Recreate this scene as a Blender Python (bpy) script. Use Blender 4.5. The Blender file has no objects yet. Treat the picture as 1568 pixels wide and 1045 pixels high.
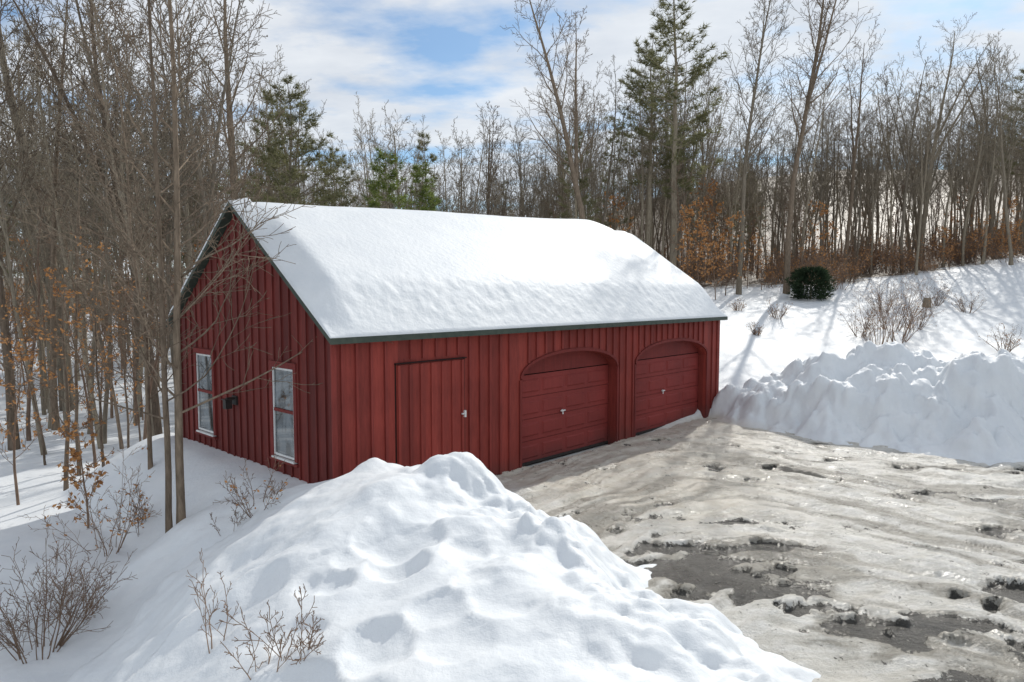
import bpy, math, random
import numpy as np
from mathutils import Vector, Matrix

scene = bpy.context.scene
COL = scene.collection
H_CAM = 3.45
# ------------------------------------------------------------------ helpers
def ss(a, b, x):
    t = np.clip((np.asarray(x, dtype=float) - a) / (b - a), 0, 1)
    return t * t * (3 - 2 * t)

def hashi(ix, iy, seed):
    n = (ix * 374761393 + iy * 668265263 + seed * 144269504) & 0xffffffff
    n = ((n ^ (n >> 13)) * 1274126177) & 0xffffffff
    n = n ^ (n >> 16)
    return n / 4294967296.0

def vnoise(x, y, seed=0):
    x = np.asarray(x, float); y = np.asarray(y, float)
    ix = np.floor(x).astype(np.int64); iy = np.floor(y).astype(np.int64)
    fx = x - ix; fy = y - iy
    fx = fx * fx * (3 - 2 * fx); fy = fy * fy * (3 - 2 * fy)
    a = hashi(ix, iy, seed); b = hashi(ix + 1, iy, seed)
    c = hashi(ix, iy + 1, seed); d = hashi(ix + 1, iy + 1, seed)
    return (a * (1 - fx) + b * fx) * (1 - fy) + (c * (1 - fx) + d * fx) * fy - 0.5

def fbm(x, y, seed=0, octv=4, fn=None):
    s = 0; a = 1.0; c, sn = math.cos(0.6), math.sin(0.6)
    for i in range(octv):
        v = vnoise(x, y, seed + i * 17)
        s = s + a * (v if fn is None else fn(v))
        x, y = (c * x - sn * y) * 2.03, (sn * x + c * y) * 2.03
        a *= 0.5
    return s
def billow(x, y, seed, octv=3):
    return fbm(x, y, seed, octv, lambda v: 2 * np.sqrt(v * v + .0012) - .45)

def chunks(x, y, cell, seed):
    x = x / cell; y = y / cell
    ix = np.floor(x).astype(np.int64); iy = np.floor(y).astype(np.int64)
    best = np.zeros_like(x)
    for dx in (-1, 0, 1):
        for dy in (-1, 0, 1):
            cx = ix + dx; cy = iy + dy
            px = cx + hashi(cx, cy, seed); py = cy + hashi(cx, cy, seed + 5)
            r = 0.25 + 0.5 * hashi(cx, cy, seed + 9)
            d2 = (x - px) ** 2 + (y - py) ** 2
            best = np.maximum(best, np.sqrt(np.clip(r * r - d2, 0, None)))
    return best * cell

def polybank(x, y, pts):
    bd = np.full(x.shape, 1e9); bh = np.zeros(x.shape); bw = np.ones(x.shape)
    for a, b in zip(pts[:-1], pts[1:]):
        ax, ay = a[0], a[1]; dx, dy = b[0] - ax, b[1] - ay
        L2 = dx * dx + dy * dy
        t = np.clip(((x - ax) * dx + (y - ay) * dy) / L2, 0, 1)
        d = np.hypot(x - ax - t * dx, y - ay - t * dy)
        side = dx * (y - ay) - dy * (x - ax)
        wl = a[3] + (b[3] - a[3]) * t; wr = a[4] + (b[4] - a[4]) * t
        w = np.where(side > 0, wl, wr)
        m = d < bd
        bd = np.where(m, d, bd); bh = np.where(m, a[2] + (b[2] - a[2]) * t, bh); bw = np.where(m, w, bw)
    return 1 - ss(0, 1, bd / bw), bh

# ------------------------------------------------------------------ barn frame
AX, AY = -2.68, 10.14
TH = math.radians(43.4)
DX, DY = math.sin(TH), math.cos(TH)
BL, BW = 12.3, 6.0
def to_sg(x, y):
    return (x - AX) * DX + (y - AY) * DY, -(x - AX) * DY + (y - AY) * DX

CREST = [(-4.0,10.4,.35,1.2,3.0),(-3.2,10.0,.52,1.4,3.6),(-2.1,9.25,1.0,2.0,5.2),(-.85,8.4,1.34,2.3,6.2),(-.35,7.4,1.08,2.5,6.5),
         (.1,6.2,.95,2.4,6.5),(.8,5,.82,2.1,6.5),(1.4,3.6,.82,2.0,6.5),(1.6,-2,.82,2.0,6.5)]
BANK = [(6.0,18.75,.75,.7,1.0),(6.9,18.4,1.15,1.8,2.2),(7.9,18,1.5,2.6,2.9),(9.75,17.3,1.85,3.3,3.7),(11,16.5,1.95,3.3,3.6),
        (12.4,15.9,1.9,3.2,3.4),(15,15,1.8,3.2,3.4),(24,14.2,1.6,3.2,3.4),(60,14,1.7,3,3)]

def hill(x, y):
    up = np.where(y > 16.5, 0.155 * (y - 16.5), 0)
    up = np.where(up > 4.2, 4.2 + (up - 4.2) * 0.35, up)
    up = up * ss(-9, 7, x - np.clip(y - 25, 0, 30) * 0.1)
    up = up + 0.12 * np.clip(x - 22, 0, 60) * ss(20, 40, y)
    up = up + ss(85, 190, y) * (7 + 10 * ss(-20, 60, x))
    up = up + 0.6 * ss(24, 60, y) * (1 - ss(-9, 7, x))
    return up

def ground(x, y):
    x = np.asarray(x, float); y = np.asarray(y, float)
    s, g = to_sg(x, y)
    dz = (vnoise(x * .35, y * .35, 3) * .25 + vnoise(x * .9, y * .9, 4) * .06)
    base = -0.07 + hill(x, y)
    left = ss(0.3, -4.3, x) * (1 - ss(20, 45, y))
    base = base - 0.9 * left
    offroad = np.maximum(ss(-2.5, -5, x), ss(15.5, 19, y))
    base = base + dz * offroad
    dist = np.hypot(np.clip(-s, 0, None), np.maximum(np.clip(-g, 0, None), np.clip(g - BW, 0, None)))
    pp = (1 - ss(.35, 2.9, dist)) * ss(1.2, 0.0, s)
    pad = base * (1 - pp) + .45 * pp
    dist2 = np.hypot(np.clip(s - BL, 0, None), np.clip(g - BW, 0, None))
    rp = (1 - ss(.3, 2.5, dist2)) * ss(.05, .5, np.maximum(s - BL, g - 1.0))
    pad = np.maximum(pad, base * (1 - rp) + (base + .35) * rp)
    side = ss(-1.3, .6, x + (y - 7.0) * .5)
    wa = .40 + .30 * side
    f1 = fbm(x * .9, y * .9, 11, 4); f2 = fbm(x * .9, y * .9, 21, 4)
    p1, h1 = polybank(x + wa * f1, y + wa * f2, CREST)
    pk = .12 * np.exp(-(((x + .72) / .32) ** 2 + ((y - 8.4) / .4) ** 2)) + .12 * np.exp(-(((x + 1.95) / .32) ** 2 + ((y - 9.3) / .4) ** 2))
    m1 = base * (1 - p1) + h1 * p1 + pk
    wb = .18 + .32 * ss(6.5, 9, x)
    p2, h2 = polybank(x + wb * f1, y + wb * f2, BANK)
    m2 = base * (1 - p2) + (h2 + base * .4) * p2
    z = np.maximum(np.maximum(base, pad), np.maximum(m1, m2))
    rough1 = np.clip(p1 * 1.8, 0, 1)
    lump = fbm(x * 1.15, y * 1.15, 31, 3)
    soft = vnoise(x * 2.6, y * 2.6, 36) * .5 + vnoise(x * 4.7, y * 4.7, 37) * .22
    bw_ = billow(x * 1.15 + .4 * lump, y * 1.15, 64, 4)
    ch = chunks(x + .3 * lump, y, .85, 41) * .35 + chunks(x + .2 * soft, y, .38, 43) * .30
    k1 = rough1 * (0.12 + .88 * side)
    z = z + k1 * (lump * .24 + bw_ * .25 + soft * .11 + ch * .50 * side)
    pm = np.exp(-(((x + 1.2) / 1.2) ** 2 + ((y - 5.9) / 1.6) ** 2))
    z = z - pm * (chunks(x + .2 * lump, y, .58, 57) * .38) + pm * .13 * soft
    toe = np.clip(p1 * 6, 0, 1) * (1 - np.clip(p1 * 1.6, 0, 1)) * ss(0.0, 1.0, x + (y - 7) * .35)
    z = z + toe * (chunks(x, y, .24, 53) * .45 + .2 * np.clip(bw_ + .1, 0, 1))
    k2 = np.clip(p2 * 2.4, 0, 1)
    b2 = billow(x * .85 + .5 * lump, y * .85 + .5 * soft, 164, 5)
    ch2 = chunks(x + .4 * lump, y + .3 * lump, 1.0, 141) * .34 + chunks(x + .2 * soft, y, .46, 143) * .52 + chunks(x, y + .2 * soft, .24, 149) * .45
    z = z + k2 * (lump * .38 + b2 * .55 + ch2 * .85 - .10)
    toe2 = np.clip(p2 * 8, 0, 1) * (1 - np.clip(p2 * 2, 0, 1))
    z = z + toe2 * (chunks(x, y, .3, 153) * .45)
    hummock = (1 - np.clip(p1 + p2, 0, 1)) * offroad
    z = z + hummock * (vnoise(x * 2.1, y * 2.1, 61) * .05)
    ap = ss(-1.1, -.2, g) * ss(2.7, 3.6, s) * ss(12.2, 11.7, s) * ss(.2, .0, g)
    z = z * (1 - ap) + ap * np.minimum(z, -.06 + .16 * np.clip(lump, 0, 1))
    return z

def gz(x, y):
    return float(ground(np.array([x]), np.array([y]))[0])

# ------------------------------------------------------------------ materials
def new_mat(name):
    m = bpy.data.materials.new(name); m.use_nodes = True
    nt = m.node_tree
    b = nt.nodes['Principled BSDF']
    return m, nt, b
def N(nt, typ, **kw):
    n = nt.nodes.new(typ)
    for k, v in kw.items():
        setattr(n, k, v)
    return n
def noise(nt, vec, scale, detail=4, rough=.55):
    n = N(nt, 'ShaderNodeTexNoise'); n.inputs['Scale'].default_value = scale
    n.inputs['Detail'].default_value = detail; n.inputs['Roughness'].default_value = rough
    if vec is not None: nt.links.new(vec, n.inputs['Vector'])
    return n.outputs['Fac']
def ramp(nt, fac, stops):
    r = N(nt, 'ShaderNodeValToRGB')
    el = r.color_ramp.elements
    while len(el) < len(stops): el.new(.5)
    for e, (p, c) in zip(el, stops):
        e.position = p; e.color = (*c, 1) if len(c) == 3 else c
    nt.links.new(fac, r.inputs['Fac'])
    return r.outputs['Color']
def mixc(nt, fac, a, b, blend='MIX'):
    m = N(nt, 'ShaderNodeMix', data_type='RGBA', blend_type=blend)
    for sock, v in ((m.inputs[0], fac), (m.inputs[6], a), (m.inputs[7], b)):
        if hasattr(v, 'links'): nt.links.new(v, sock)
        elif isinstance(v, (int, float)): sock.default_value = v
        else: sock.default_value = (*v, 1)
    return m.outputs[2]
def math_(nt, op, a, b=None, clamp=False):
    m = N(nt, 'ShaderNodeMath', operation=op); m.use_clamp = clamp
    for i, v in enumerate((a, b)):
        if v is None: continue
        if hasattr(v, 'links'): nt.links.new(v, m.inputs[i])
        else: m.inputs[i].default_value = v
    return m.outputs[0]
def bump(nt, b, h, strength, dist, prev=None):
    n = N(nt, 'ShaderNodeBump'); n.inputs['Strength'].default_value = strength
    n.inputs['Distance'].default_value = dist
    nt.links.new(h, n.inputs['Height'])
    if prev is not None: nt.links.new(prev, n.inputs['Normal'])
    nt.links.new(n.outputs[0], b.inputs['Normal'])
    return n.outputs[0]
def objco(nt, scale=None, kind='Object'):
    tc = N(nt, 'ShaderNodeTexCoord')
    o = tc.outputs[kind]
    if scale:
        mp = N(nt, 'ShaderNodeMapping'); mp.inputs['Scale'].default_value = scale
        nt.links.new(o, mp.inputs['Vector']); o = mp.outputs[0]
    return o

def mat_snow(name, terrain=False):
    m, nt, b = new_mat(name)
    co = objco(nt)
    n1 = noise(nt, co, 1.7, 5); n2 = noise(nt, co, 11, 4, .5); n3 = noise(nt, co, 70, 3)
    c = ramp(nt, n1, [(.3, (.715, .75, .78)), (.7, (.795, .82, .835))])
    if terrain:
        at = N(nt, 'ShaderNodeAttribute', attribute_name='mask')
        sep = N(nt, 'ShaderNodeSeparateColor'); nt.links.new(at.outputs['Color'], sep.inputs[0])
        nl = noise(nt, co, .8, 6, .65)
        t = math_(nt, 'SUBTRACT', math_(nt, 'ADD', math_(nt, 'MULTIPLY', sep.outputs[0], 1.25), nl), .85)
        fac = math_(nt, 'MULTIPLY', t, 4, True)
        litter = ramp(nt, n2, [(.3, (.10, .075, .05)), (.7, (.22, .17, .12))])
        c = mixc(nt, fac, c, litter)
        dirt = ramp(nt, noise(nt, co, 5, 6, .7), [(.35, (.55, .49, .38)), (.65, (.74, .71, .63))])
        c = mixc(nt, sep.outputs[1], c, dirt)
    nt.links.new(c, b.inputs['Base Color'])
    b.inputs['Roughness'].default_value = .62
    b.inputs['Specular IOR Level'].default_value = .35
    nb = bump(nt, b, n2, .28, .04)
    bump(nt, b, n3, .35, .008, nb)
    return m

def mat_simple(name, c1, c2, scale=6, rough=.8, stretch=None, bmp=.3, bd=.01, spec=.3):
    m, nt, b = new_mat(name)
    co = objco(nt, stretch)
    n = noise(nt, co, scale, 5, .6)
    nt.links.new(ramp(nt, n, [(.3, c1), (.7, c2)]), b.inputs['Base Color'])
    b.inputs['Roughness'].default_value = rough
    b.inputs['Specular IOR Level'].default_value = spec
    if bmp: bump(nt, b, n, bmp, bd)
    return m

M_TERR = mat_snow('ground_snow', True)
M_RSNOW = mat_snow('roof_snow')
def mat_red(name, c1, c2, boards=True):
    m, nt, b = new_mat(name)
    co = objco(nt, (7, 7, .8))
    n = noise(nt, co, 3, 6, .65)
    co2 = objco(nt, (1, 1, 1)); nb = noise(nt, co2, .9, 3)
    c = ramp(nt, n, [(.25, c1), (.75, c2)])
    c = mixc(nt, .6, c, ramp(nt, nb, [(.3, (.6, .6, .6)), (.7, (1.05, 1.05, 1.05))]), 'MULTIPLY')
    sx = N(nt, 'ShaderNodeSeparateXYZ'); nt.links.new(objco(nt), sx.inputs[0])
    if boards:
        bid = math_(nt, 'FLOOR', math_(nt, 'DIVIDE', math_(nt, 'ADD', math_(nt, 'ADD', sx.outputs[0], sx.outputs[1]), -.16), .262))
        wn = N(nt, 'ShaderNodeTexWhiteNoise', noise_dimensions='1D'); nt.links.new(bid, wn.inputs['W'])
        c = mixc(nt, .9, c, ramp(nt, wn.outputs['Value'], [(0, (.70, .70, .72)), (1, (1.15, 1.18, 1.16))]), 'MULTIPLY')
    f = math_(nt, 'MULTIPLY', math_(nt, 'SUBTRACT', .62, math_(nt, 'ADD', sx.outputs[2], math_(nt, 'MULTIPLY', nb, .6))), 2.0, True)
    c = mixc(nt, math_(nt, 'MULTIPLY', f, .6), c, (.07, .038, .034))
    nt.links.new(c, b.inputs['Base Color'])
    b.inputs['Roughness'].default_value = .72
    b.inputs['Specular IOR Level'].default_value = .35
    nf = noise(nt, objco(nt, (30, 30, 2)), 3, 5, .6)
    bump(nt, b, nf, .5, .006)
    return m
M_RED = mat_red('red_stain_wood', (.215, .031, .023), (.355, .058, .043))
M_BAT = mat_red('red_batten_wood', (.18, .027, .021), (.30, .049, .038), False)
M_REDG = mat_red('red_stain_wood_shaded', (.12, .018, .014), (.215, .034, .027))  # darker copy of the red stain, gable shade painted into the colour
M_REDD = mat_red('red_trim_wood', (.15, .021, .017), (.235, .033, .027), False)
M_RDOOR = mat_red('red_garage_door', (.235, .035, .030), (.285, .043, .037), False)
M_GREEN = mat_simple('green_metal_edge', (.035, .05, .04), (.07, .085, .065), 9, .55)
M_WHITE = mat_simple('white_paint', (.65, .66, .66), (.78, .78, .76), 9, .5, bmp=.1)
M_DARK = mat_simple('dark_metal', (.02, .02, .02), (.05, .04, .035), 9, .5)
M_GAP = mat_simple('dark_gap', (.012, .006, .006), (.03, .012, .01), 9, .9)
def mat_glass():
    m, nt, b = new_mat('window_glass')
    n = noise(nt, objco(nt, (1, 2.2, 1.1)), 2.2, 2)
    nt.links.new(ramp(nt, n, [(.42, (.02, .028, .03)), (.58, (.12, .145, .16))]), b.inputs['Base Color'])
    b.inputs['Roughness'].default_value = .03
    b.inputs['IOR'].default_value = 2.0
    return m
M_GLASS = mat_glass()
def mat_bark(name, c1, c2, c3=None):
    m, nt, b = new_mat(name)
    n = noise(nt, objco(nt, (6, 6, 1.2)), 3, 6, .65)
    c = ramp(nt, n, [(.3, c1), (.7, c2)])
    oi = N(nt, 'ShaderNodeObjectInfo')
    c = mixc(nt, .8, c, ramp(nt, oi.outputs['Random'], [(0, (.6, .58, .56)), (.5, (.95, .92, .85)), (1, (1.35, 1.32, 1.22))]), 'MULTIPLY')
    nt.links.new(c, b.inputs['Base Color'])
    b.inputs['Roughness'].default_value = .9
    b.inputs['Specular IOR Level'].default_value = .15
    bump(nt, b, n, .6, .02)
    return m
M_BARK = mat_bark('bark_grey_brown', (.17, .145, .115), (.36, .315, .25))
M_BARKL = mat_bark('bark_brown', (.10, .078, .06), (.26, .205, .16))
M_TWIG = mat_bark('twig_reddish', (.15, .105, .08), (.30, .215, .165))
M_LEAF = mat_simple('dry_leaf', (.38, .17, .055), (.60, .31, .12), 12, .8, bmp=0)
def mat_needles(name, c1, c2, tr_=.4):
    m, nt, b = new_mat(name)
    n = noise(nt, objco(nt), .8, 4)
    c = ramp(nt, n, [(.3, c1), (.7, c2)])
    nt.links.new(c, b.inputs['Base Color']); b.inputs['Roughness'].default_value = .8
    b.inputs['Specular IOR Level'].default_value = .2
    tr = N(nt, 'ShaderNodeBsdfTranslucent'); nt.links.new(c, tr.inputs['Color'])
    mx = N(nt, 'ShaderNodeMixShader'); mx.inputs[0].default_value = tr_
    nt.links.new(b.outputs[0], mx.inputs[1]); nt.links.new(tr.outputs[0], mx.inputs[2])
    nt.links.new(mx.outputs[0], nt.nodes['Material Output'].inputs[0])
    return m
M_PINE = mat_needles('pine_needles', (.13, .13, .065), (.25, .245, .13), .5)
M_HEM = mat_needles('hemlock_needles', (.12, .16, .045), (.24, .29, .09), .5)
M_SPR = mat_needles('spruce_needles', (.025, .045, .025), (.06, .09, .045))

# ------------------------------------------------------------------ mesh utils
def mesh_obj(name, V, F, mats, mi=None, smooth=False, parent=None, link=True):
    me = bpy.data.meshes.new(name)
    me.from_pydata([tuple(v) for v in V], [], [tuple(f) for f in F])
    for m in mats: me.materials.append(m)
    if mi is not None: me.polygons.foreach_set('material_index', np.array(mi, dtype=np.int32))
    if smooth: me.polygons.foreach_set('use_smooth', np.ones(len(me.polygons), dtype=bool))
    me.update()
    if not link: return me
    ob = bpy.data.objects.new(name, me); COL.objects.link(ob)
    if parent: ob.parent = parent
    return ob
def empty(name, loc=(0, 0, 0)):
    e = bpy.data.objects.new(name, None); COL.objects.link(e); e.location = loc
    e.empty_display_size = .2
    return e
def grid_mesh(name, X, Y, Z, mat, keep=None, smooth=True):
    ny, nx = X.shape
    V = np.stack([X, Y, Z], -1).reshape(-1, 3)
    idx = np.arange(nx * ny).reshape(ny, nx)
    F = np.stack([idx[:-1, :-1], idx[:-1, 1:], idx[1:, 1:], idx[1:, :-1]], -1)
    if keep is not None: F = F[keep]
    F = F.reshape(-1, 4)
    me = bpy.data.meshes.new(name)
    me.vertices.add(len(V)); me.vertices.foreach_set('co', V.ravel())
    me.loops.add(len(F) * 4); me.loops.foreach_set('vertex_index', F.ravel().astype(np.int32))
    me.polygons.add(len(F)); me.polygons.foreach_set('loop_start', (np.arange(len(F)) * 4).astype(np.int32))
    me.update(calc_edges=True)
    me.polygons.foreach_set('use_smooth', np.full(len(F), smooth))
    me.materials.append(mat); me.validate()
    ob = bpy.data.objects.new(name, me); COL.objects.link(ob)
    return ob
def axis(lo, hi, segs, grow=1.09):
    a = []
    for s0, e0, st in segs: a += list(np.arange(s0, e0 - st * .5, st))
    a.append(segs[-1][1])
    st = segs[-1][2]; v = a[-1]
    while v < hi: st *= grow; v += st; a.append(v)
    st = segs[0][2]; v = a[0]; b = []
    while v > lo: st *= grow; v -= st; b.append(v)
    return np.array(b[::-1] + a)

# ------------------------------------------------------------------ terrain
xs = axis(-420, 420, [(-9, -4, .08), (-4, 3.5, .036), (3.5, 14.5, .05)])
ys = axis(-60, 460, [(2.8, 9.5, .034), (9.5, 20.5, .05)])
X, Y = np.meshgrid(xs, ys)
Z = ground(X, Y)
terr = grid_mesh('snow_ground', X, Y, Z, M_TERR)
edgeY = 39 + np.clip(X - 10, -10, 200) * .28
litter = ss(-3, 8, Y - edgeY) * ss(-4, 14, X) + .35 * ss(30, 50, Y) * (1 - ss(-4, 14, X))
litter = np.maximum(litter, ss(75, 110, Y))
s_, g_ = to_sg(X, Y)
dirt = ss(-3.2, -.3, g_) * ss(2.8, 4.5, s_) * ss(.5, 0, g_) * .8 * ss(.25, .0, Z)
colr = np.zeros((X.size, 4), dtype=np.float32); colr[:, 0] = litter.ravel(); colr[:, 1] = dirt.ravel(); colr[:, 3] = 1
ca = terr.data.color_attributes.new('mask', 'FLOAT_COLOR', 'POINT'); ca.data.foreach_set('color', colr.ravel())

# driveway sheet
dxs = np.arange(-2.5, 12, .036); dxs = np.concatenate([dxs, np.arange(12, 60, .3)])
dys = np.concatenate([np.arange(-8, 3, .3), np.arange(3, 19.4, .036)])
X, Y = np.meshgrid(dxs, dys)
def crest_x(y):
    pts = sorted([(c[1], c[0]) for c in CREST])
    return np.interp(y, [p[0] for p in pts], [p[1] for p in pts])
s_, g_ = to_sg(X, Y)
across = Y - 6.2 - 4.8 * np.exp(-((X - 3.2) / 3.6) ** 2) - .15 * X
warp = .45 * fbm(X * .7, Y * .7, 70, 4)
rut = fbm(X * .30 + 3, (across + warp) * 1.9, 71, 5)
fine = fbm(X * 1.4, (across + warp) * 6.5, 73, 4)
ridg = 1 - 2 * np.abs(fbm(X * .35, (across + warp) * 1.6, 74, 3))
trk = np.zeros_like(X)
for c0 in (-.2, 1.35, 2.6, 4.1):
    trk = trk + np.exp(-((across + .6 * warp - c0) / .17) ** 2)
crust = billow(X * 1.1, (across + warp) * 2.2, 174, 5)
Zd = .05 * rut + .035 * fine + .03 * fbm(X * 3.2, Y * 3.2, 75, 4) + .03 * ridg * ss(.4, 1, ridg) - .035 * trk * ss(-.5, -3, g_) + .055 * crust * ss(-.3, -2, g_)
def blob(cx, cy, rx, ry, rot=0):
    c, s = math.cos(rot), math.sin(rot)
    u = ((X - cx) * c + (Y - cy) * s) / rx; v = (-(X - cx) * s + (Y - cy) * c) / ry
    return np.exp(-(u * u + v * v))
asp = (1.25 * blob(2.5, 8.1, 1.15, .90, -.45) + .8 * blob(3.5, 6.7, 1.0, .35, .2) + .8 * blob(4.2, 5.75, 1.2, .3, .1) + .7 * blob(3.3, 5.2, .9, .35, .1) +
       .95 * blob(5.8, 7.5, .8, .38, .3) + .6 * blob(5.6, 9.9, 1.6, .2, -.05) + .55 * blob(4.0, 9.1, 1.2, .22, -.2) + .6 * blob(7.4, 11.6, 1.5, .16, .05) +
       .7 * blob(9.0, 10.4, 1.5, .24, .0) + .6 * blob(5.2, 13.3, 1.0, .13, .0) + .6 * blob(8.6, 13.2, 1.2, .13, 0) + .55 * blob(6.8, 8.6, 1.3, .22, .1) + .6 * blob(3.2, 10.1, .8, .2, -.3)
       - .55 * blob(4.3, 7.4, .9, .3, .1) - .3 * blob(3.7, 6.1, .9, .2, .1) + .08 * blob(4.5, 6, 2.5, 1.5))
brk = fbm(X * 2.0, Y * 3.2, 88, 6)
asp = asp + .45 * fbm(X * .5, (across + warp) * 2.0, 81, 5) + .95 * brk + .05 - .28 * ss(.05, .3, crust)
aspm = ss(.46, .62, asp)
slush = ss(-.08, .36, fbm(X * .35, (across + warp) * 2.2, 95, 6) + .35 * fine + .35 * ss(.0, .6, asp) + .20 * trk - .4 * crust)
slush = slush * ss(-.3, -3.0, g_)
Zd = Zd * (1 - .7 * aspm) - .045 * aspm + .015
tan = np.clip(ss(-3.8, -.6, g_) * ss(2.6, 4.5, s_) + .95 * blob(3.4, 12.0, 2.3, 1.4, .9) + .35 + .5 * warp, 0, 1)
keep = (g_ < .02) & (X > crest_x(Y) + .1)
kq = keep[:-1, :-1] & keep[1:, :-1] & keep[:-1, 1:] & keep[1:, 1:]
def mat_drive():
    m, nt, b = new_mat('icy_driveway')
    co = objco(nt)
    at = N(nt, 'ShaderNodeAttribute', attribute_name='mask')
    sep = N(nt, 'ShaderNodeSeparateColor'); nt.links.new(at.outputs['Color'], sep.inputs[0])
    n1 = noise(nt, co, 3, 8, .7); n2 = noise(nt, co, 24, 6, .75); n3 = noise(nt, objco(nt, (1, 2.6, 1)), 2.2, 8, .75)
    nm = noise(nt, co, 7, 5, .65)
    ice = ramp(nt, n3, [(.30, (.40, .39, .35)), (.46, (.61, .605, .565)), (.62, (.80, .80, .78))])
    tanc = ramp(nt, n1, [(.3, (.48, .42, .31)), (.7, (.75, .70, .60))])
    c = mixc(nt, math_(nt, 'MULTIPLY', sep.outputs[1], .75), ice, tanc)
    sl = ramp(nt, n1, [(.3, (.135, .122, .095)), (.7, (.36, .335, .28))])
    sf = math_(nt, 'MULTIPLY', math_(nt, 'ADD', sep.outputs[2], math_(nt, 'MULTIPLY', math_(nt, 'SUBTRACT', n2, .5), 1.8)), .9, True)
    c = mixc(nt, sf, c, sl)
    f = math_(nt, 'ADD', math_(nt, 'MULTIPLY', sep.outputs[0], .72), math_(nt, 'ADD', math_(nt, 'MULTIPLY', math_(nt, 'SUBTRACT', n2, .5), 1.8), math_(nt, 'MULTIPLY', math_(nt, 'SUBTRACT', nm, .5), 1.9)))
    f = math_(nt, 'MULTIPLY', math_(nt, 'SUBTRACT', f, .34), 7, True)
    asp = ramp(nt, n2, [(.3, (.018, .018, .015)), (.75, (.075, .069, .056))])
    c = mixc(nt, f, c, asp)
    nt.links.new(c, b.inputs['Base Color'])
    r = ramp(nt, noise(nt, co, 1.3, 5, .6), [(.35, (.16,) * 3), (.65, (.5,) * 3)])
    nt.links.new(r, b.inputs['Roughness'])
    h = math_(nt, 'SUBTRACT', math_(nt, 'ADD', n2, math_(nt, 'MULTIPLY', n3, 1.5)), math_(nt, 'MULTIPLY', f, .9))
    bump(nt, b, h, .8, .035)
    return m
drive = grid_mesh('driveway', X, Y, Zd, mat_drive(), kq)
colr = np.zeros((X.size, 4), dtype=np.float32); colr[:, 0] = aspm.ravel(); colr[:, 1] = tan.ravel(); colr[:, 2] = slush.ravel(); colr[:, 3] = 1
if len(drive.data.vertices) == X.size:
    ca = drive.data.color_attributes.new('mask', 'FLOAT_COLOR', 'POINT'); ca.data.foreach_set('color', colr.ravel())

# ------------------------------------------------------------------ barn
barn = empty('red_barn_garage', (AX, AY, 0))
barn.rotation_euler = (0, 0, math.pi / 2 - TH)
class MB:
    def __init__(s): s.V = []; s.F = []
    def box(s, x0, x1, y0, y1, z0, z1):
        b = len(s.V)
        s.V += [(x0, y0, z0), (x1, y0, z0), (x1, y1, z0), (x0, y1, z0), (x0, y0, z1), (x1, y0, z1), (x1, y1, z1), (x0, y1, z1)]
        s.F += [tuple(b + i for i in f) for f in ((0, 3, 2, 1), (4, 5, 6, 7), (0, 1, 5, 4), (1, 2, 6, 5), (2, 3, 7, 6), (3, 0, 4, 7))]
    def prism(s, P, Q):
        b = len(s.V); n = len(P)
        s.V += list(P) + list(Q)
        s.F.append(tuple(b + i for i in range(n))[::-1]); s.F.append(tuple(b + n + i for i in range(n)))
        for i in range(n):
            j = (i + 1) % n
            s.F.append((b + i, b + j, b + n + j, b + n + i))
    def make(s, name, mat, smooth=False, parent=barn):
        return mesh_obj(name, s.V, s.F, [mat], smooth=smooth, parent=parent)
RZ, SL = 5.05, .71
def roofz(y): return RZ - SL * abs(y - BW / 2)
WT = 2.80
OPEN = [(4.16, 7.37, 1.76, 2.22), (8.15, 11.62, 1.76, 2.22)]
def archz(o, x):
    u = (x - (o[0] + o[1]) / 2) / ((o[1] - o[0]) / 2)
    u = max(-1, min(1, u))
    return o[2] + (o[3] - o[2]) * math.sqrt(max(0, 1 - abs(u) ** 2.2))
w = MB()
w.box(0, OPEN[0][0], 0, .22, -.6, WT); w.box(OPEN[0][1], OPEN[1][0], 0, .22, -.6, WT); w.box(OPEN[1][1], BL, 0, .22, -.6, WT)
for o in OPEN:
    n = 28
    for i in range(n):
        xa = o[0] + (o[1] - o[0]) * i / n; xb = o[0] + (o[1] - o[0]) * (i + 1) / n
        za, zb = archz(o, xa), archz(o, xb)
        w.prism([(xa, 0, za), (xb, 0, zb), (xb, 0, WT), (xa, 0, WT)], [(xa, .22, za), (xb, .22, zb), (xb, .22, WT), (xa, .22, WT)])
w.make('front_wall', M_RED)
w = MB()
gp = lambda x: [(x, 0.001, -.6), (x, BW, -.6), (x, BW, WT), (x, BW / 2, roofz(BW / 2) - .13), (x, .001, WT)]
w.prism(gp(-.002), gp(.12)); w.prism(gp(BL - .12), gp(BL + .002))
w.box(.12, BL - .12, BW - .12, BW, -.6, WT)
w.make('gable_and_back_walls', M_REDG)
w = MB(); wg = MB(); rng = random.Random(4)
DOOR = (1.15, 2.66, 2.29)
x = .16
while x < BL - .05:
    bw = .022 + rng.random() * .003
    z0, z1 = -.3, WT
    skip = False
    for o in OPEN:
        if o[0] - .10 < x < o[1] + .10:
            z0 = archz(o, x) + .085
            if x < o[0] + .02 or x > o[1] - .02: skip = True
    if abs(x - DOOR[0]) < .06 or abs(x - DOOR[1]) < .06: skip = True
    if DOOR[0] < x < DOOR[1]: z0 = DOOR[2] + .07
    xj = x + rng.uniform(-.012, .012)
    if not skip: w.box(xj - bw, xj + bw, -.034, 0, z0, z1)
    x += .262
y = .2
WIN = [(1.10, 1.80, .74, 2.22), (4.16, 4.90, .74, 2.26)]
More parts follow.
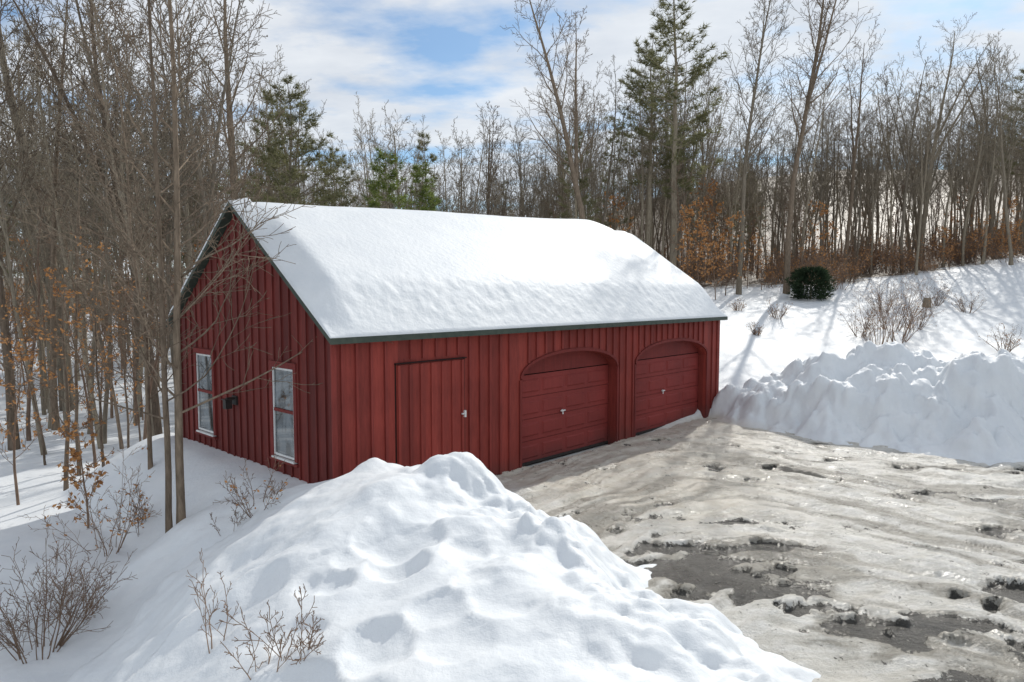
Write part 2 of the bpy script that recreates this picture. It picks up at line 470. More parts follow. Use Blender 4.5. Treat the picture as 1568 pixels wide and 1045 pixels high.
while y < BW - .05:
    for side, xa, xb in ((0, -.030, -.002), (1, BL + .002, BL + .03)):
        top = roofz(y) - .15
        segs = [(-.3, top)]
        if side == 0:
            for q in WIN:
                if q[0] - .10 < y < q[1] + .10: segs = [(-.3, q[2] - .12), (q[3] + .12, top)]
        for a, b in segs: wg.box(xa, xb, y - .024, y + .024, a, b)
    y += .262
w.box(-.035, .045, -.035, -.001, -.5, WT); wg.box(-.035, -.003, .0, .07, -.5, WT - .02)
w.box(BL - .06, BL + .035, -.035, -.001, -.5, WT)
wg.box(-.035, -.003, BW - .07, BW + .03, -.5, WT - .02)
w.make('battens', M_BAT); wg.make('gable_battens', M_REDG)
w = MB()
for o in OPEN:
    n = 36; cx = (o[0] + o[1]) / 2
    pts = []
    for i in range(n + 1):
        a = math.pi * i / n
        x = cx - math.cos(a) * (o[1] - o[0]) / 2
        pts.append((x, archz(o, x)))
    for i in range(n):
        (xa, za), (xb, zb) = pts[i], pts[i + 1]
        def outp(x, z):
            dx, dz = (x - cx) / ((o[1] - o[0]) / 2), .9
            l = math.hypot(dx, dz); return (x + .055 * dx / l * 1.0, z + .06 * dz / l)
        A, B = outp(xa, za), outp(xb, zb)
        w.prism([(xa, -.036, za), (xb, -.036, zb), (B[0], -.036, B[1]), (A[0], -.036, A[1])],
                [(xa, -.001, za), (xb, -.001, zb), (B[0], -.001, B[1]), (A[0], -.001, A[1])])
    w.box(o[0] - .06, o[0] - .001, -.030, -.001, -.3, o[2] - .002)
    w.box(o[1] + .001, o[1] + .06, -.030, -.001, -.3, o[2] - .002)
w.make('opening_trim', M_REDD)
for k, o in enumerate(OPEN):
    w = MB()
    ztop = 1.80
    x0, x1 = o[0] - .05, o[1] + .05
    rows = 4; rh = ztop / rows
    for r in range(rows):
        z0 = r * rh + .005; z1 = (r + 1) * rh - .005
        w.box(x0, x1, .23, .27, z0, z1)
        cols = 4
        a0, a1 = o[0] + .06, o[1] - .06; cw = (a1 - a0) / cols
        for c in range(cols):
            px0 = a0 + c * cw + .06; px1 = a0 + (c + 1) * cw - .06; pz0 = z0 + .085; pz1 = z1 - .085
            P = [(px0, .2299, pz0), (px1, .2299, pz0), (px1, .2299, pz1), (px0, .2299, pz1)]
            i = .03
            Q = [(px0 + i, .208, pz0 + i), (px1 - i, .208, pz0 + i), (px1 - i, .208, pz1 - i), (px0 + i, .208, pz1 - i)]
            w.prism(Q, P)
    w.make('garage_door_panels_%d' % (k + 1), M_RDOOR)
    w = MB(); w.box(x0, x1, .275, .29, -.3, 2.4); w.make('door_gap_%d' % (k + 1), M_GAP)
    w = MB(); w.box(x0, x1, .222, .262, ztop + .02, 2.45)
    w.make('arch_infill_%d' % (k + 1), M_REDD)
    w = MB(); w.box(x0, x1, .21, .272, -.03, -.004 + .03); w.make('door_seal_%d' % (k + 1), M_DARK)
    hx = (5.67, 9.72)[k]; w = MB()
    w.box(hx - .07, hx + .07, .165, .19, .94, .965); w.box(hx - .015, hx + .015, .19, .206, .93, .975); w.box(hx - .012, hx + .012, .175, .19, .87, .94)
    w.make('door_handle_%d' % (k + 1), M_WHITE)
w = MB(); w.box(DOOR[0] + .012, DOOR[1] - .012, -.022, -.004, -.05, DOOR[2] - .015)
x = DOOR[0] + .05
while x < DOOR[1]:
    w.box(x - .024, x + .024, -.048, -.0225, -.05, DOOR[2] - .02); x += .232
w.make('side_door', M_RED)
w = MB()
w.box(DOOR[0] - .02, DOOR[1] + .02, -.055, -.001, DOOR[2] + .004, DOOR[2] + .022)
w.box(DOOR[0] - .012, DOOR[0] + .010, -.006, -.002, -.05, DOOR[2]); w.box(DOOR[1] - .010, DOOR[1] + .012, -.006, -.002, -.05, DOOR[2])
w.make('side_door_gap_and_drip_cap', M_GAP)
w = MB(); w.box(2.55, 2.63, -.075, -.049, 1.30, 1.325); w.box(2.60, 2.63, -.09, -.049, 1.25, 1.37); w.make('side_door_latch', M_WHITE)
for k, q in enumerate(WIN):
    y0, y1, z0, z1 = q
    w = MB()
    w.box(-.05, -.003, y0 - .09, y0, z0 - .02, z1 + .10); w.box(-.05, -.003, y1, y1 + .09, z0 - .02, z1 + .10)
    w.box(-.052, -.003, y0, y1, z1, z1 + .10)
    w.make('window_casing_%d' % (k + 1), M_REDD)
    w = MB(); e = .035; zm = (z0 + z1) / 2 + .03
    w.box(-.034, -.003, y0, y0 + e, z0, z1); w.box(-.034, -.003, y1 - e, y1, z0, z1)
    w.box(-.034, -.003, y0 + e, y1 - e, z1 - e, z1); w.box(-.034, -.003, y0 + e, y1 - e, z0, z0 + e)
    w.box(-.075, -.003, y0 - .02, y1 + .02, z0 - .05, z0 - .021)
    w.make('window_sash_%d' % (k + 1), M_WHITE)
    w = MB(); w.box(-.038, -.003, y0 + e, y1 - e, zm - .025, zm + .025)
    w.box(-.07, -.003, y0 - .1, y1 + .1, z0 - .09, z0 - .052); w.make('meeting_rail_and_sill_%d' % (k + 1), M_REDD)
    w = MB(); w.box(-.014, -.004, y0 + e, y1 - e, z0 + e, z1 - e); w.make('window_glass_%d' % (k + 1), M_GLASS)
w = MB(); w.box(-.06, -.032, 3.12, 3.30, 1.42, 1.58); w.box(-.2, -.06, 3.17, 3.25, 1.52, 1.56); w.box(-.24, -.12, 3.15, 3.27, 1.36, 1.52); w.box(-.26, -.10, 3.13, 3.29, 1.521, 1.54)
w.make('wall_lantern', M_DARK)
w = MB(); ov, ra = .2, .15
yr = BW / 2
for sgn in (-1, 1):
    ye = yr + sgn * (yr + ov); ze = roofz(ye)
    P = [(-ra, yr, RZ), (-ra, ye, ze), (-ra, ye, ze - .085), (-ra, yr, RZ - .09)]
    Q = [(BL + ra, p[1], p[2]) for p in P]
    if sgn == 1: P = [(a, b + 0.0005, c) for a, b, c in P]; Q = [(a, b + .0005, c) for a, b, c in Q]
    w.prism(P, Q)
w.make('roof_deck', M_GREEN)
nx, ny = 320, 190
u = np.linspace(0, 1, nx); v = np.linspace(0, 1, ny)
xe = -ra + .0 + (BL + 2 * ra) * u; ye = -ov + .01 + (BW + 2 * ov - .02) * v
X, Y = np.meshgrid(xe, ye)
de = np.minimum(Y + ov, BW + ov - Y); dr = np.minimum(X + ra, (BL + ra - X))
plane = RZ - SL * np.abs(Y - yr)
wob = .14 * fbm(X * .6, Y * .6, 5, 2)
T = .41 + .06 * vnoise(X * .3, Y * .5, 8)
ridge_near = np.exp(-((Y - yr) / 1.0) ** 2)
rm = np.interp(X, [0, 2, 6, 10.2, 11.0, 11.3, 12.5], [.36, .50, .95, 1.3, 1.25, 1.0, .85])
T = T * (1 - ridge_near) + T * rm * ridge_near
def lin(t): return np.clip(-np.log(np.exp(-12 * t) + np.exp(-12.)) / 12, 0, 1)
prof = lin(de * (1 + wob) / .72 + .06)
drr = np.where(X > BL / 2, dr * 1.5, dr)
prof = np.minimum(prof, 1) * (.10 + .90 * lin(drr * (1 + .8 * wob) / .50 + .06))
thick = T * prof + .010 * fbm(X * 1.3, Y * 2.0, 14, 2) * ss(0, .5, de) + .030 * ss(1.1, .5, de) * ss(.02, .2, de) * fbm(X * 6, Y * 9, 24, 3)
thick = thick + .09 * np.exp(-((X - 9.3 - (Y) * .25) / .8) ** 2) * ss(.5, 1.5, de) * ss(3.3, 2.2, Y) - .07 * np.exp(-((X - 10.6 - Y * .2) / .5) ** 2) * ss(.5, 1.5, de)
Zs = plane + np.maximum(thick, .012)
Zs = Zs - .10 * np.exp(-((Y - yr) / .22) ** 2) * (thick > .12)
V = np.stack([X, Y, Zs], -1).reshape(-1, 3).tolist()
idx = np.arange(nx * ny).reshape(ny, nx)
F = np.stack([idx[:-1, :-1], idx[:-1, 1:], idx[1:, 1:], idx[1:, :-1]], -1).reshape(-1, 4).tolist()
def skirt(ids, rev):
    b = len(V)
    for i in ids:
        V.append([V[i][0], V[i][1], RZ - SL * abs(V[i][1] - yr) + .003])
    for k in range(len(ids) - 1):
        f = [ids[k], ids[k + 1], b + k + 1, b + k]
        F.append(f[::-1] if not rev else f)
skirt(idx[0].tolist(), False); skirt(idx[-1].tolist(), True); skirt(idx[:, 0].tolist(), True); skirt(idx[:, -1].tolist(), False)
mesh_obj('roof_snow_blanket', V, F, [M_RSNOW], smooth=True, parent=barn)

# ------------------------------------------------------------------ trees
class TB:
    def __init__(s): s.V = []; s.F = []; s.M = []
    def tube(s, pts, rad, sides, mi=0):
        prev = None; n = len(pts)
        for i, p in enumerate(pts):
            if i == 0: t = pts[1] - p
            elif i == n - 1: t = p - pts[i - 1]
            else: t = pts[i + 1] - pts[i - 1]
            t.normalize()
            ref = Vector((1, 0, 0)) if abs(t.x) < .8 else Vector((0, 1, 0))
            a = t.cross(ref); a.normalize(); b = t.cross(a)
            base = len(s.V)
            for k in range(sides):
                an = 2 * math.pi * k / sides
                q = p + (a * math.cos(an) + b * math.sin(an)) * rad[i]
                s.V.append((q.x, q.y, q.z))
            if prev is not None:
                for k in range(sides):
                    k2 = (k + 1) % sides
                    s.F.append((prev + k, prev + k2, base + k2, base + k)); s.M.append(mi)
            prev = base
    def quad(s, p, size, rng, mi=1):
        a = Vector((rng.gauss(0, 1), rng.gauss(0, 1), rng.gauss(0, 1))).normalized()
        b = a.cross(Vector((rng.gauss(0, 1), rng.gauss(0, 1), rng.gauss(0, 1)))).normalized()
        base = len(s.V)
        for q in (p - a * size, p - b * size * .55, p + a * size, p + b * size * .55): s.V.append(tuple(q))
        s.F.append((base, base + 1, base + 2, base + 3)); s.M.append(mi)
    def blade(s, p, d, L, wdt, rng, mi=1):
        side = d.cross(Vector((rng.gauss(0, 1), rng.gauss(0, 1), rng.gauss(0, 1)))).normalized() * wdt
        base = len(s.V)
        s.V += [tuple(p - side), tuple(p + side), tuple(p + d * L)]
        s.F.append((base, base + 1, base + 2)); s.M.append(mi)

def grow(tb, p, d, L, r, lv, rng, P):
    nseg = P['seg'][lv]
    pts = [p.copy()]; rad = [r]; dirs = [d.copy()]
    st = L / nseg
    tip = P.get('tip', .006)
    for i in range(nseg):
        wn = P['wander'][lv]
        d = d + Vector((rng.gauss(0, wn), rng.gauss(0, wn), rng.gauss(0, wn * .6) + P['trop'][lv]))
        if lv == 0 and 'lean' in P: d = d + P['lean'] * (1.0 / nseg)
        d.normalize()
        p = p + d * st
        t = (i + 1) / nseg
        pts.append(p.copy()); rad.append(max(tip, r * (1 - t * .93) ** P.get('tap', .8))); dirs.append(d.copy())
    if lv == 0 and P.get('root', True):
        rad[0] = r * 1.25
    tb.tube(pts, rad, P['sides'][lv])
    if P.get('leaf') and lv >= 2:
        for q in pts[1:]:
            if rng.random() < P['leaf']: tb.quad(q + Vector((rng.uniform(-.05, .05), rng.uniform(-.05, .05), -.03)), P.get('leafsize', .05), rng)
    if lv >= P['max']: return
    def at(t):
        f = t * nseg; i = min(nseg - 1, int(f)); f -= i
        return pts[i].lerp(pts[i + 1], f), dirs[i].lerp(dirs[i + 1], f).normalized(), rad[i] * (1 - f) + rad[i + 1] * f
    if lv == 0 and P.get('fork'):
        for ft, ang in P['fork']:
            q, dd, rr = at(ft)
            az = rng.uniform(0, 6.28)
            ax = Vector((math.cos(az), math.sin(az), 0)) if 'forkdir' not in P else P['forkdir'].copy()
            nd = (dd * math.cos(ang) + ax * math.sin(ang)).normalized()
            P2 = dict(P); P2['fork'] = None; P2['start'] = .12; P2['root'] = False; P2['n'] = [int(P['n'][0] * .6)] + P['n'][1:]
            P2.pop('lean', None)
            grow(tb, q, nd, L * (1 - ft) * .95, rr * .8, 0, rng, P2)
    n = P['n'][lv]
    st0 = P['start'] if lv == 0 else .18
    az = rng.uniform(0, 6.28)
    for k in range(n):
        t = st0 + (1 - st0) * ((k + rng.random()) / n) ** (.9 if lv == 0 else 1)
        t = min(t, .985)
        q, dd, rr = at(t)
        az += 2.4 + rng.uniform(-.5, .5)
        ref = Vector((0, 0, 1)) if abs(dd.z) < .9 else Vector((1, 0, 0))
        a = dd.cross(ref).normalized(); b = dd.cross(a)
        ang = P['ang'][lv] * rng.uniform(.7, 1.25)
        nd = (dd * math.cos(ang) + (a * math.cos(az) + b * math.sin(az)) * math.sin(ang)).normalized()
        ln = L * P['ratio'][lv] * rng.uniform(.55, 1.2) * (1 - .6 * (t - st0) / (1 - st0) if lv == 0 else 1 - .4 * t)
        grow(tb, q, nd, ln, max(tip, min(rr * P.get('rr', .45) * rng.uniform(.6, 1), ln * .013)), lv + 1, rng, P)

def tree_mesh(name, seed, Ht, r, mats, **kw):
    rng = random.Random(seed)
    P = dict(seg=[12, 6, 4, 2], wander=[.035, .11, .16, .2], trop=[.01, .09, .05, .03], sides=[8, 4, 3, 3],
             n=[24, 7, 4], start=.32, ang=[.8, .7, .75], ratio=[.25, .42, .5], max=3, tip=.006)
    P.update(kw)
    tb = TB()
    grow(tb, Vector((0, 0, -.3)), Vector((0, 0, 1)), Ht, r, 0, rng, P)
    return mesh_obj(name, tb.V, tb.F, mats, tb.M, smooth=True, link=False)

def pine_mesh(name, seed, Ht, r, mats, spread=.22, start=.3, whorls=26, dens=1.0, blade=.34, droop=0., gaps=.25):
    rng = random.Random(seed); tb = TB()
    pts = []; rad = []
    off = Vector((0, 0, 0))
    for i in range(13):
        t = i / 12
        off += Vector((rng.gauss(0, .04), rng.gauss(0, .04), 0)) * (Ht / 12)
        pts.append(Vector((off.x, off.y, -.3 + t * (Ht + .3)))); rad.append(max(.02, r * (1 - t * .95)))
    tb.tube(pts, rad, 7)
    for wi in range(whorls):
        t = start + (1 - start) * (wi + rng.uniform(0, .6)) / whorls
        t = min(t, .99)
        f = t * 12; i = min(11, int(f)); q = pts[i].lerp(pts[i + 1], f - i)
        tt = (t - start) / (1 - start)
        nb = rng.randint(3, 6)
        for b in range(nb):
            if rng.random() < gaps * (1 - tt * .5): continue
            az = rng.uniform(0, 6.28)
            L = Ht * spread * (min(1, (tt + .12) * 3.0)) * (1 - tt) ** .75 * rng.uniform(.45, 1.2) + .25
            d = Vector((math.cos(az), math.sin(az), rng.uniform(-.05, .3) + .5 * tt * (1 - droop) - droop * .3)).normalized()
            n = 5; bp = [q.copy()]; br = [max(.014, L * .014)]
            for k in range(n):
                d = (d + Vector((rng.gauss(0, .08), rng.gauss(0, .08), .05 - droop * .1))).normalized()
                bp.append(bp[-1] + d * L / n); br.append(max(.007, L * .014 * (1 - (k + 1) / n)))
            tb.tube(bp, br, 3)
            side = d.cross(Vector((0, 0, 1))).normalized()
            for k in range(int(L * 7.5 * dens) + 3):
                u = rng.uniform(.35, 1) ** .8
                f2 = u * n; j = min(n - 1, int(f2)); c = bp[j].lerp(bp[j + 1], f2 - j)
                wdt = L * .26 * (1.15 - u)
                c = c + side * rng.gauss(0, 1) * wdt + Vector((0, 0, rng.uniform(-.08, .12)))
                for m in range(8):
                    dd = (d * .6 + Vector((rng.gauss(0, .7), rng.gauss(0, .7), rng.gauss(.1, .45)))).normalized()
                    tb.blade(c, dd, blade * rng.uniform(.6, 1.2), blade * .05, rng)
    return mesh_obj(name, tb.V, tb.F, mats, tb.M, link=False)

def place(name, me, px, Y, scale=1, rot=0, dz=0, parent=None, tilt=(0, 0)):
    x = (px - 784) / 1045 * Y
    return place_xy(name, me, x, Y, scale, rot, dz, parent, tilt)
def place_xy(name, me, x, y, scale=1, rot=0, dz=0, parent=None, tilt=(0, 0)):
    ob = bpy.data.objects.new(name, me); COL.objects.link(ob)
    ob.location = (x, y, gz(x, y) + dz)
    ob.scale = scale if isinstance(scale, tuple) else (scale,) * 3
    ob.rotation_euler = (tilt[0], tilt[1], rot)
    if parent: ob.parent = parent
    return ob

R = random.Random(12)
MB2 = [M_BARK, M_LEAF]; ML2 = [M_BARKL, M_LEAF]
variants = []
for i in range(9):
    kw = dict(n=[20, 6, 5], start=R.choice([.28, .36, .45]), wander=[.05, .13, .18, .2])
    if i % 3 == 0: kw['fork'] = [(R.uniform(.35, .5), R.uniform(.22, .35))]
    if i % 3 == 1: kw['fork'] = [(R.uniform(.4, .5), .3), (R.uniform(.5, .62), .4)]
    variants.append(tree_mesh('bare_forest_tree_mesh%d' % i, 100 + i, 15, .085 + .06 * R.random(), MB2, tip=.010, **kw))
saps = [tree_mesh('sapling_mesh%d' % i, 200 + i, 5, .03, [M_TWIG, M_LEAF], n=[14, 5, 3], start=.15, ratio=[.35, .45, .5], tip=.006,
                  seg=[8, 5, 3, 2], sides=[5, 3, 3, 3]) for i in range(3)]
beech = [tree_mesh('beech_mesh%d' % i, 220 + i, 4, .03, [M_TWIG, M_LEAF], n=[14, 5, 3], start=.15, ratio=[.38, .45, .5], tip=.004,
                   seg=[8, 5, 3, 2], sides=[5, 3, 3, 3], leaf=.6, leafsize=.065, trop=[.01, .02, 0, 0]) for i in range(2)]
pines = [pine_mesh('pine_mesh%d' % i, 300 + i, 16, .2, [M_BARK, M_PINE], spread=(.20, .25, .17)[i], start=(.3, .4, .2)[i]) for i in range(3)]
hem = pine_mesh('hemlock_mesh', 320, 9, .13, [M_BARK, M_HEM], spread=.25, start=.06, whorls=30, blade=.28, droop=.4, gaps=.1)

forest = empty('distant_forest')
def forest_ok(x, y):
    if abs(x) > .86 * y + 10: return False
    if x > 0 and y < 39 + max(0, x - 10) * .28 + R.uniform(-1.5, 3): return False
    s, g = to_sg(x, y)
    if -2.5 < s < BL + 3 and -30 < g < BW + 6: return False
    if x <= 0 and y < 29 and not (x < -9.5): return False
    if y < 17: return False
    return True
cnt = 0
for band, n, xr in (((17, 34), 40, (-1, 1)), ((34, 58), 240, (-1, 1)), ((58, 85), 230, (-1, 1)), ((85, 115), 110, (-1, 1)), ((48, 75), 110, (.2, 1)), ((38, 60), 40, (-.3, .3))):
    k = 0; tries = 0
    while k < n and tries < 6000:
        tries += 1
        y = R.uniform(*band); x = R.uniform(*xr) * (.80 * y + 6)
        if band[0] == 17 and x > 0: continue
        if not forest_ok(x, y): continue
        m = variants[R.randrange(len(variants))]
        sc = R.uniform(.62, .98)
        rx = x / y
        if -.25 < rx < .05: sc *= .88
        if x < -12: sc *= 1.15
        if band[0] == 17: sc = R.uniform(.6, 1.0)
        if xr[0] > 0 or xr[0] == -.3: sc = R.uniform(.5, .8)
        wdt = R.uniform(.75, 1.0)
        ob = place_xy('tree_%d' % cnt, m, x, y, (sc * wdt, sc * wdt, sc), R.uniform(0, 6.28), 0, forest, (R.gauss(0, .04), R.gauss(0, .04)))
        k += 1; cnt += 1
for i in range(420):
    y = R.uniform(20, 75); x = R.uniform(-1, 1) * (.80 * y + 3)
    if not forest_ok(x, y): continue
    m = saps[R.randrange(3)] if R.random() < .84 else beech[R.randrange(2)]
    place_xy('sapling_%d' % i, m, x, y, R.uniform(.5, 1.7), R.uniform(0, 6.28), 0, forest)
for i in range(24):
    y = R.uniform(50, 100); x = R.uniform(-1, .5) * (.8 * y)
    if not forest_ok(x, y): continue
    place_xy('forest_pine_%d' % i, pines[R.randrange(3)], x, y, R.uniform(.45, .75), R.uniform(0, 6.28), 0, forest)

for nm, me, px, Yd, sc, ro in (
    ('pine_tree', pines[1], 462, 27.5, .78, 1.0), ('pine_tree', pines[0], 418, 31, .80, 2.0), ('pine_tree', pines[1], 515, 34, .66, 3.0),
    ('pine_tree', pines[0], 1028, 39, 1.16, .4), ('pine_tree', pines[1], 985, 42, .92, 3.4),
    ('pine_tree', pines[2], 880, 38, .62, 2.2), ('pine_tree', pines[1], 1560, 50, .85, 5.2),
    ('pine_tree', pines[2], 655, 36, .72, 4.0), ('pine_tree', pines[2], 150, 40, .7, 4.0), ('pine_tree', pines[1], 60, 36, .7, 2.5),
    ('pine_tree', pines[0], 215, 44, .78, .7), ('pine_tree', pines[1], 300, 40, .7, 1.7),
    ('hemlock_tree', hem, 603, 29, 1.08, .3), ('hemlock_tree', hem, 640, 32, 1.05, 2.3)):
    place(nm, me, px, Yd, sc, ro)

heroes = [
 (372, 27, 17, .24, (.02, 0, 0), dict(start=.42, n=[26, 7, 4])),
 (100, 25.5, 17, .26, (-.10, 0, 0), dict(start=.35)),
 (78, 22, 15, .11, (.0, 0, 0), dict(start=.4)),
 (205, 24, 16, .14, (-.03, 0, 0), dict(start=.35)),
 (234, 21, 15, .15, (.05, 0, 0), dict(start=.35, fork=[(.45, .25)])),
 (150, 20, 12, .07, (.02, 0, 0), dict(start=.3)),
 (12, 19, 15, .13, (.02, 0, 0), dict(start=.35)),
 (305, 24, 15, .12, (-.02, 0, 0), dict(start=.3)),
 (905, 36, 17, .20, (-.10, 0, 0), dict(start=.35, fork=[(.4, .3)], n=[26, 8, 5])),
 (1130, 38.5, 17, .15, (.10, 0, 0), dict(start=.35, fork=[(.45, .35)], n=[26, 8, 5])),
 (1203, 39, 19, .19, (.08, 0, 0), dict(start=.4, fork=[(.42, .3), (.55, .3)], ratio=[.25, .4, .5], n=[24, 8, 5])),
 (1405, 50, 17, .2, (.02, 0, 0), dict(start=.4, fork=[(.45, .35), (.55, .3)])),
 (1290, 47, 16, .16, (.03, 0, 0), dict(start=.4, fork=[(.45, .3)])),
 (1510, 52, 15, .16, (-.03, 0, 0), dict(start=.4, fork=[(.4, .3)])),
 (745, 38, 12.5, .13, (-.03, 0, 0), dict(start=.3, fork=[(.4, .3)])),
 (700, 42, 13, .13, (.03, 0, 0), dict(start=.3)),
]
for i, (px, Yd, Ht, r, lean, kw) in enumerate(heroes):
    me = tree_mesh('bare_tree_mesh%d' % i, 500 + i, Ht, r, MB2 if i % 2 else ML2, lean=Vector(lean) * 2.0, tip=.009, **kw)
    place('bare_tree', me, px, Yd)
for i, (px, Yd, Ht, r, ln) in enumerate([(247, 10.15, 9.6, .052, (.04, 0, 0)), (266, 10.25, 10.4, .068, (.0, 0, 0)), (222, 12.5, 8.5, .045, (.02, 0, 0))]):
    me = tree_mesh('maple_sapling_mesh%d' % i, 624 + i, Ht, r, [M_BARKL, M_LEAF], lean=Vector(ln), tip=.0045, n=[38, 8, 4],
                   start=.18, ratio=[.27, .42, .5], ang=[1.0, .7, .7], trop=[.03, .05, .03, .02], seg=[16, 8, 5, 3], sides=[8, 5, 4, 3], wander=[.022, .10, .14, .18])
    place('young_maple_tree', me, px, Yd)
for i, (px, Yd, Ht, r, ln, lf) in enumerate([(88, 14.5, 5.2, .05, (-.25, 0, 0), 0), (120, 11.5, 2.2, .022, (.1, 0, 0), .35), (150, 13.5, 4.6, .03, (.05, 0, 0), .12),
                                        (15, 13, 3.4, .03, (0, 0, 0), .2), (190, 17, 4.5, .035, (0, 0, 0), .25), (135, 17, 5, .04, (.05, 0, 0), .6), (60, 17, 4.2, .03, (0, 0, 0), .2),
                                        (210, 15, 6.5, .04, (.05, 0, 0), 0), (180, 19, 8, .05, (0, 0, 0), 0), (35, 20, 8, .06, (0, 0, 0), 0), (110, 16, 7, .045, (.0, 0, 0), 0)]):
    me = tree_mesh('beech_sapling_mesh%d' % i, 640 + i, Ht, r, [M_TWIG if i % 2 else M_BARKL, M_LEAF], lean=Vector(ln), tip=.0045, n=[14, 6, 3], start=.25,
                   ratio=[.34, .42, .5], seg=[10, 6, 4, 2], sides=[6, 4, 3, 3], leaf=lf, leafsize=.048, wander=[.06, .12, .16, .2], trop=[.01, .03, .0, 0])
    place('beech_sapling', me, px, Yd)
for px, Yd, sc in ((1070, 37, 1.2), (1095, 36, 1.0), (1110, 37.5, 1.1), (1165, 40, .8), (1490, 46, .8), (1050, 39, 1.3), (1540, 44, .7), (1450, 45, .7)):
    place('beech_sapling', beech[R.randrange(2)], px, Yd, sc, R.random() * 6)

def shrub(name, px, Yd, Ht, stems, spread, seed, leaf=0, thick=.012, mat=None, n=(7, 4), dz=0):
    rng = random.Random(seed); tb = TB()
    P = dict(seg=[7, 5, 3, 2], wander=[.10, .16, .2, .2], trop=[.03, .04, .02, 0], sides=[4, 3, 3, 3], n=[n[0], n[1], 2], start=.2,
             ang=[.7, .7, .7], ratio=[.45, .45, .5], max=2, tip=.003, leaf=leaf, leafsize=.03, root=False)
    for k in range(stems):
        az = rng.uniform(0, 6.28); sp = rng.uniform(.1, 1) * spread
        d = Vector((math.cos(az) * sp, math.sin(az) * sp, 1)).normalized()
        grow(tb, Vector((math.cos(az) * .12 * spread * Ht, math.sin(az) * .12 * spread * Ht, -.1)), d, Ht * rng.uniform(.5, 1.1), thick * rng.uniform(.6, 1), 0, rng, P)
    me = mesh_obj(name + '_mesh', tb.V, tb.F, [mat or M_TWIG, M_LEAF], tb.M, smooth=True, link=False)
    return place(name, me, px, Yd, dz=dz)
shrub('bare_shrub', 30, 7.9, 1.35, 26, .9, 1)
shrub('bare_shrub', 95, 8.6, .9, 14, .9, 2)
shrub('bare_shrub', 315, 5.7, .9, 3, .8, 3, thick=.008, n=(6, 4))
shrub('bare_shrub', 440, 5.2, .72, 7, 1.0, 4, thick=.007, n=(7, 4))
shrub('bare_shrub', 390, 5.0, .5, 5, 1.2, 14, thick=.006, n=(6, 3))
shrub('bare_shrub', 385, 9.4, .8, 9, .9, 5, leaf=.05, thick=.008)
shrub('bare_shrub', 340, 9.2, .5, 5, 1.1, 15, thick=.006)
shrub('bare_shrub', 150, 10.4, 1.5, 9, .8, 6, leaf=.12, thick=.01)
shrub('bare_shrub', 200, 10.8, .9, 6, .9, 7, leaf=.12, thick=.008)
for i, (px, Yd, h) in enumerate([(1345, 26, 2.3), (1375, 27, 2.5), (1320, 28, 1.6), (1400, 29, 1.9), (1190, 31, 1.0), (1540, 25, 1.1), (1480, 33, 1.3), (1430, 35, 1.5), (1130, 33, .7), (1350, 33, 1.9), (1160, 28, .6), (1365, 29, 2.4)]):
    shrub('hillside_brush', px, Yd, h, 16, .9, 30 + i, leaf=.05, thick=.018)
brush = empty('forest_edge_brush')
rng = random.Random(9)
bm = []
for k in range(3):
    tb = TB(); P = dict(seg=[6, 4, 3], wander=[.1, .16, .2], trop=[.03, .03, .02], sides=[3, 3, 3], n=[7, 4], start=.2, ang=[.7, .7], ratio=[.45, .45], max=2, tip=.006,
                        leaf=.05 + .09 * k, leafsize=.05, root=False)
    for q in range(18):
        az = rng.uniform(0, 6.28); sp = rng.uniform(.1, .9); o = Vector((rng.uniform(-.9, .9), rng.uniform(-.9, .9), -.1))
        grow(tb, o, Vector((math.cos(az) * sp, math.sin(az) * sp, 1)).normalized(), rng.uniform(.9, 2.4), .015, 0, rng, P)
    bm.append(mesh_obj('brush_mesh%d' % k, tb.V, tb.F, [M_TWIG, M_LEAF], tb.M, link=False))
for i in range(210):
    x = rng.uniform(9, 52); y = 39.5 + max(0, x - 10) * .28 + rng.triangular(-2.0, 16, 2)
    if rng.random() < .4 and x < 25: continue
    place_xy('brush_%d' % i, bm[rng.randrange(3)], x, y, rng.uniform(.5, 1.3), rng.random() * 6.28, 0, brush)

def spruce_ball():
    rng = random.Random(77); tb = TB()
    tb.tube([Vector((0, 0, -.2)), Vector((0, 0, .8)), Vector((0, 0, 1.8))], [.07, .05, .01], 6)
    for k in range(2300):
        t = rng.random() ** .9; z = .05 + 1.8 * t
        az = rng.uniform(0, 6.28)
        wb = 1 + .16 * math.sin(az * 3 + z * 4) + .1 * math.sin(az * 7 - z * 6)
        rr = 1.0 * math.sqrt(max(0, 1 - (abs(z - .8) / 1.12) ** 2.4)) * rng.uniform(.5, 1.15) * wb
        c = Vector((math.cos(az) * rr * 1.0, math.sin(az) * rr, z))
        for m in range(3):
            d = (Vector((math.cos(az), math.sin(az), .3)) + Vector((rng.gauss(0, .5), rng.gauss(0, .5), rng.gauss(0, .5)))).normalized()
            tb.blade(c, d, .26, .022, rng)
    return mesh_obj('spruce_mesh', tb.V, tb.F, [M_BARK, M_SPR], tb.M, link=False)
place('young_spruce', spruce_ball(), 1240, 37, .92)
tb = TB(); tb.tube([Vector((0, 0, -.3)), Vector((0, 0, .1)), Vector((.02, 0, .5)), Vector((.02, 0, .52)), Vector((.02, 0, .521))], [.3, .22, .19, .17, .001], 10)
place('tree_stump', mesh_obj('stump_mesh', tb.V, tb.F, [M_BARK], smooth=False, link=False), 1418, 34, .9)

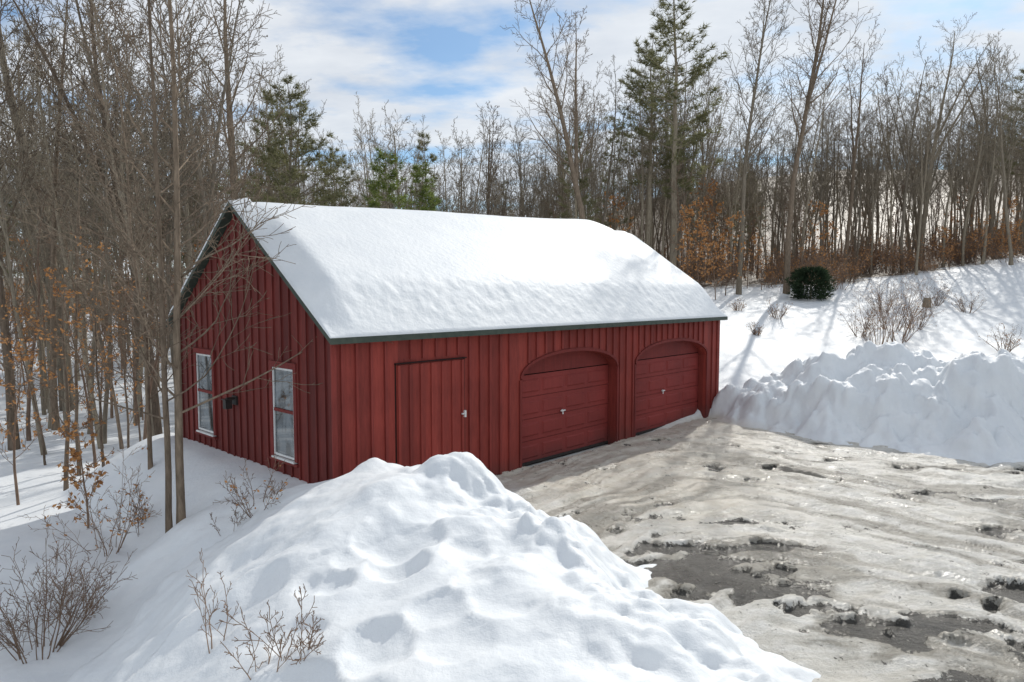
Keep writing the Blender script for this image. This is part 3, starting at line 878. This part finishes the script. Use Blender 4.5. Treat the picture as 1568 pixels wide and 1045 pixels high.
# ------------------------------------------------------------------ light, sky
AZ, EL = math.radians(29), math.radians(36)
sd = Vector((math.sin(AZ) * math.cos(EL), math.cos(AZ) * math.cos(EL), math.sin(EL)))
ld = bpy.data.lights.new('sun', 'SUN'); ld.energy = 3.1; ld.angle = math.radians(.53); ld.color = (1, .955, .88)
lo = bpy.data.objects.new('sun', ld); COL.objects.link(lo); lo.rotation_euler = (-sd).to_track_quat('-Z', 'Y').to_euler(); lo.location = (20, 30, 40)
wd = bpy.data.worlds.new('World'); scene.world = wd; wd.use_nodes = True
nt = wd.node_tree; bg = nt.nodes['Background']; bg.inputs['Strength'].default_value = .09
sky = N(nt, 'ShaderNodeTexSky', sky_type='NISHITA'); sky.sun_disc = False; sky.sun_elevation = EL; sky.sun_rotation = AZ
sky.dust_density = .5; sky.ozone_density = 1.2
tc = N(nt, 'ShaderNodeTexCoord')
sp = N(nt, 'ShaderNodeSeparateXYZ'); nt.links.new(tc.outputs['Generated'], sp.inputs[0])
dz = math_(nt, 'ADD', math_(nt, 'MAXIMUM', sp.outputs[2], 0.0), .12)
cb = N(nt, 'ShaderNodeCombineXYZ')
nt.links.new(math_(nt, 'DIVIDE', sp.outputs[0], dz), cb.inputs[0]); nt.links.new(math_(nt, 'DIVIDE', sp.outputs[1], dz), cb.inputs[1])
mp = N(nt, 'ShaderNodeMapping'); mp.inputs['Scale'].default_value = (.8, 1.1, 1); mp.inputs['Location'].default_value = (5.3, 1.4, 0); mp.inputs['Rotation'].default_value = (0, 0, .3)
nt.links.new(cb.outputs[0], mp.inputs[0])
cn = noise(nt, mp.outputs[0], 1.9, 9, .55)
cf = ramp(nt, cn, [(.35, (0, 0, 0)), (.51, (1, 1, 1))])
cn2 = noise(nt, mp.outputs[0], 2.6, 6, .6)
cc = ramp(nt, cn2, [(.3, (7.8, 8.2, 8.8)), (.7, (10.2, 10.4, 10.6))])
hz = math_(nt, 'MULTIPLY', math_(nt, 'SUBTRACT', .15, sp.outputs[2]), 5, True)
cfm = math_(nt, 'MAXIMUM', math_(nt, 'ADD', math_(nt, 'MULTIPLY', cf, .82), .12), hz)
skyc = mixc(nt, 1.0, sky.outputs[0], (.78, 1.08, 1.27), 'MULTIPLY')
nt.links.new(mixc(nt, math_(nt, 'MULTIPLY', cfm, .95), skyc, cc), bg.inputs['Color'])

# ------------------------------------------------------------------ camera
cd = bpy.data.cameras.new('camera'); cd.lens = 24.0; cd.sensor_width = 36; cd.clip_end = 2000; cd.clip_start = .1
co = bpy.data.objects.new('camera', cd); COL.objects.link(co)
co.location = (0, 0, H_CAM); co.rotation_euler = (math.radians(90 - 4.05), 0, 0)
scene.camera = co
scene.view_settings.view_transform = 'Standard'; scene.view_settings.look = 'None'; scene.view_settings.exposure = 0
print('trees', cnt, 'terrain verts', len(terr.data.vertices))
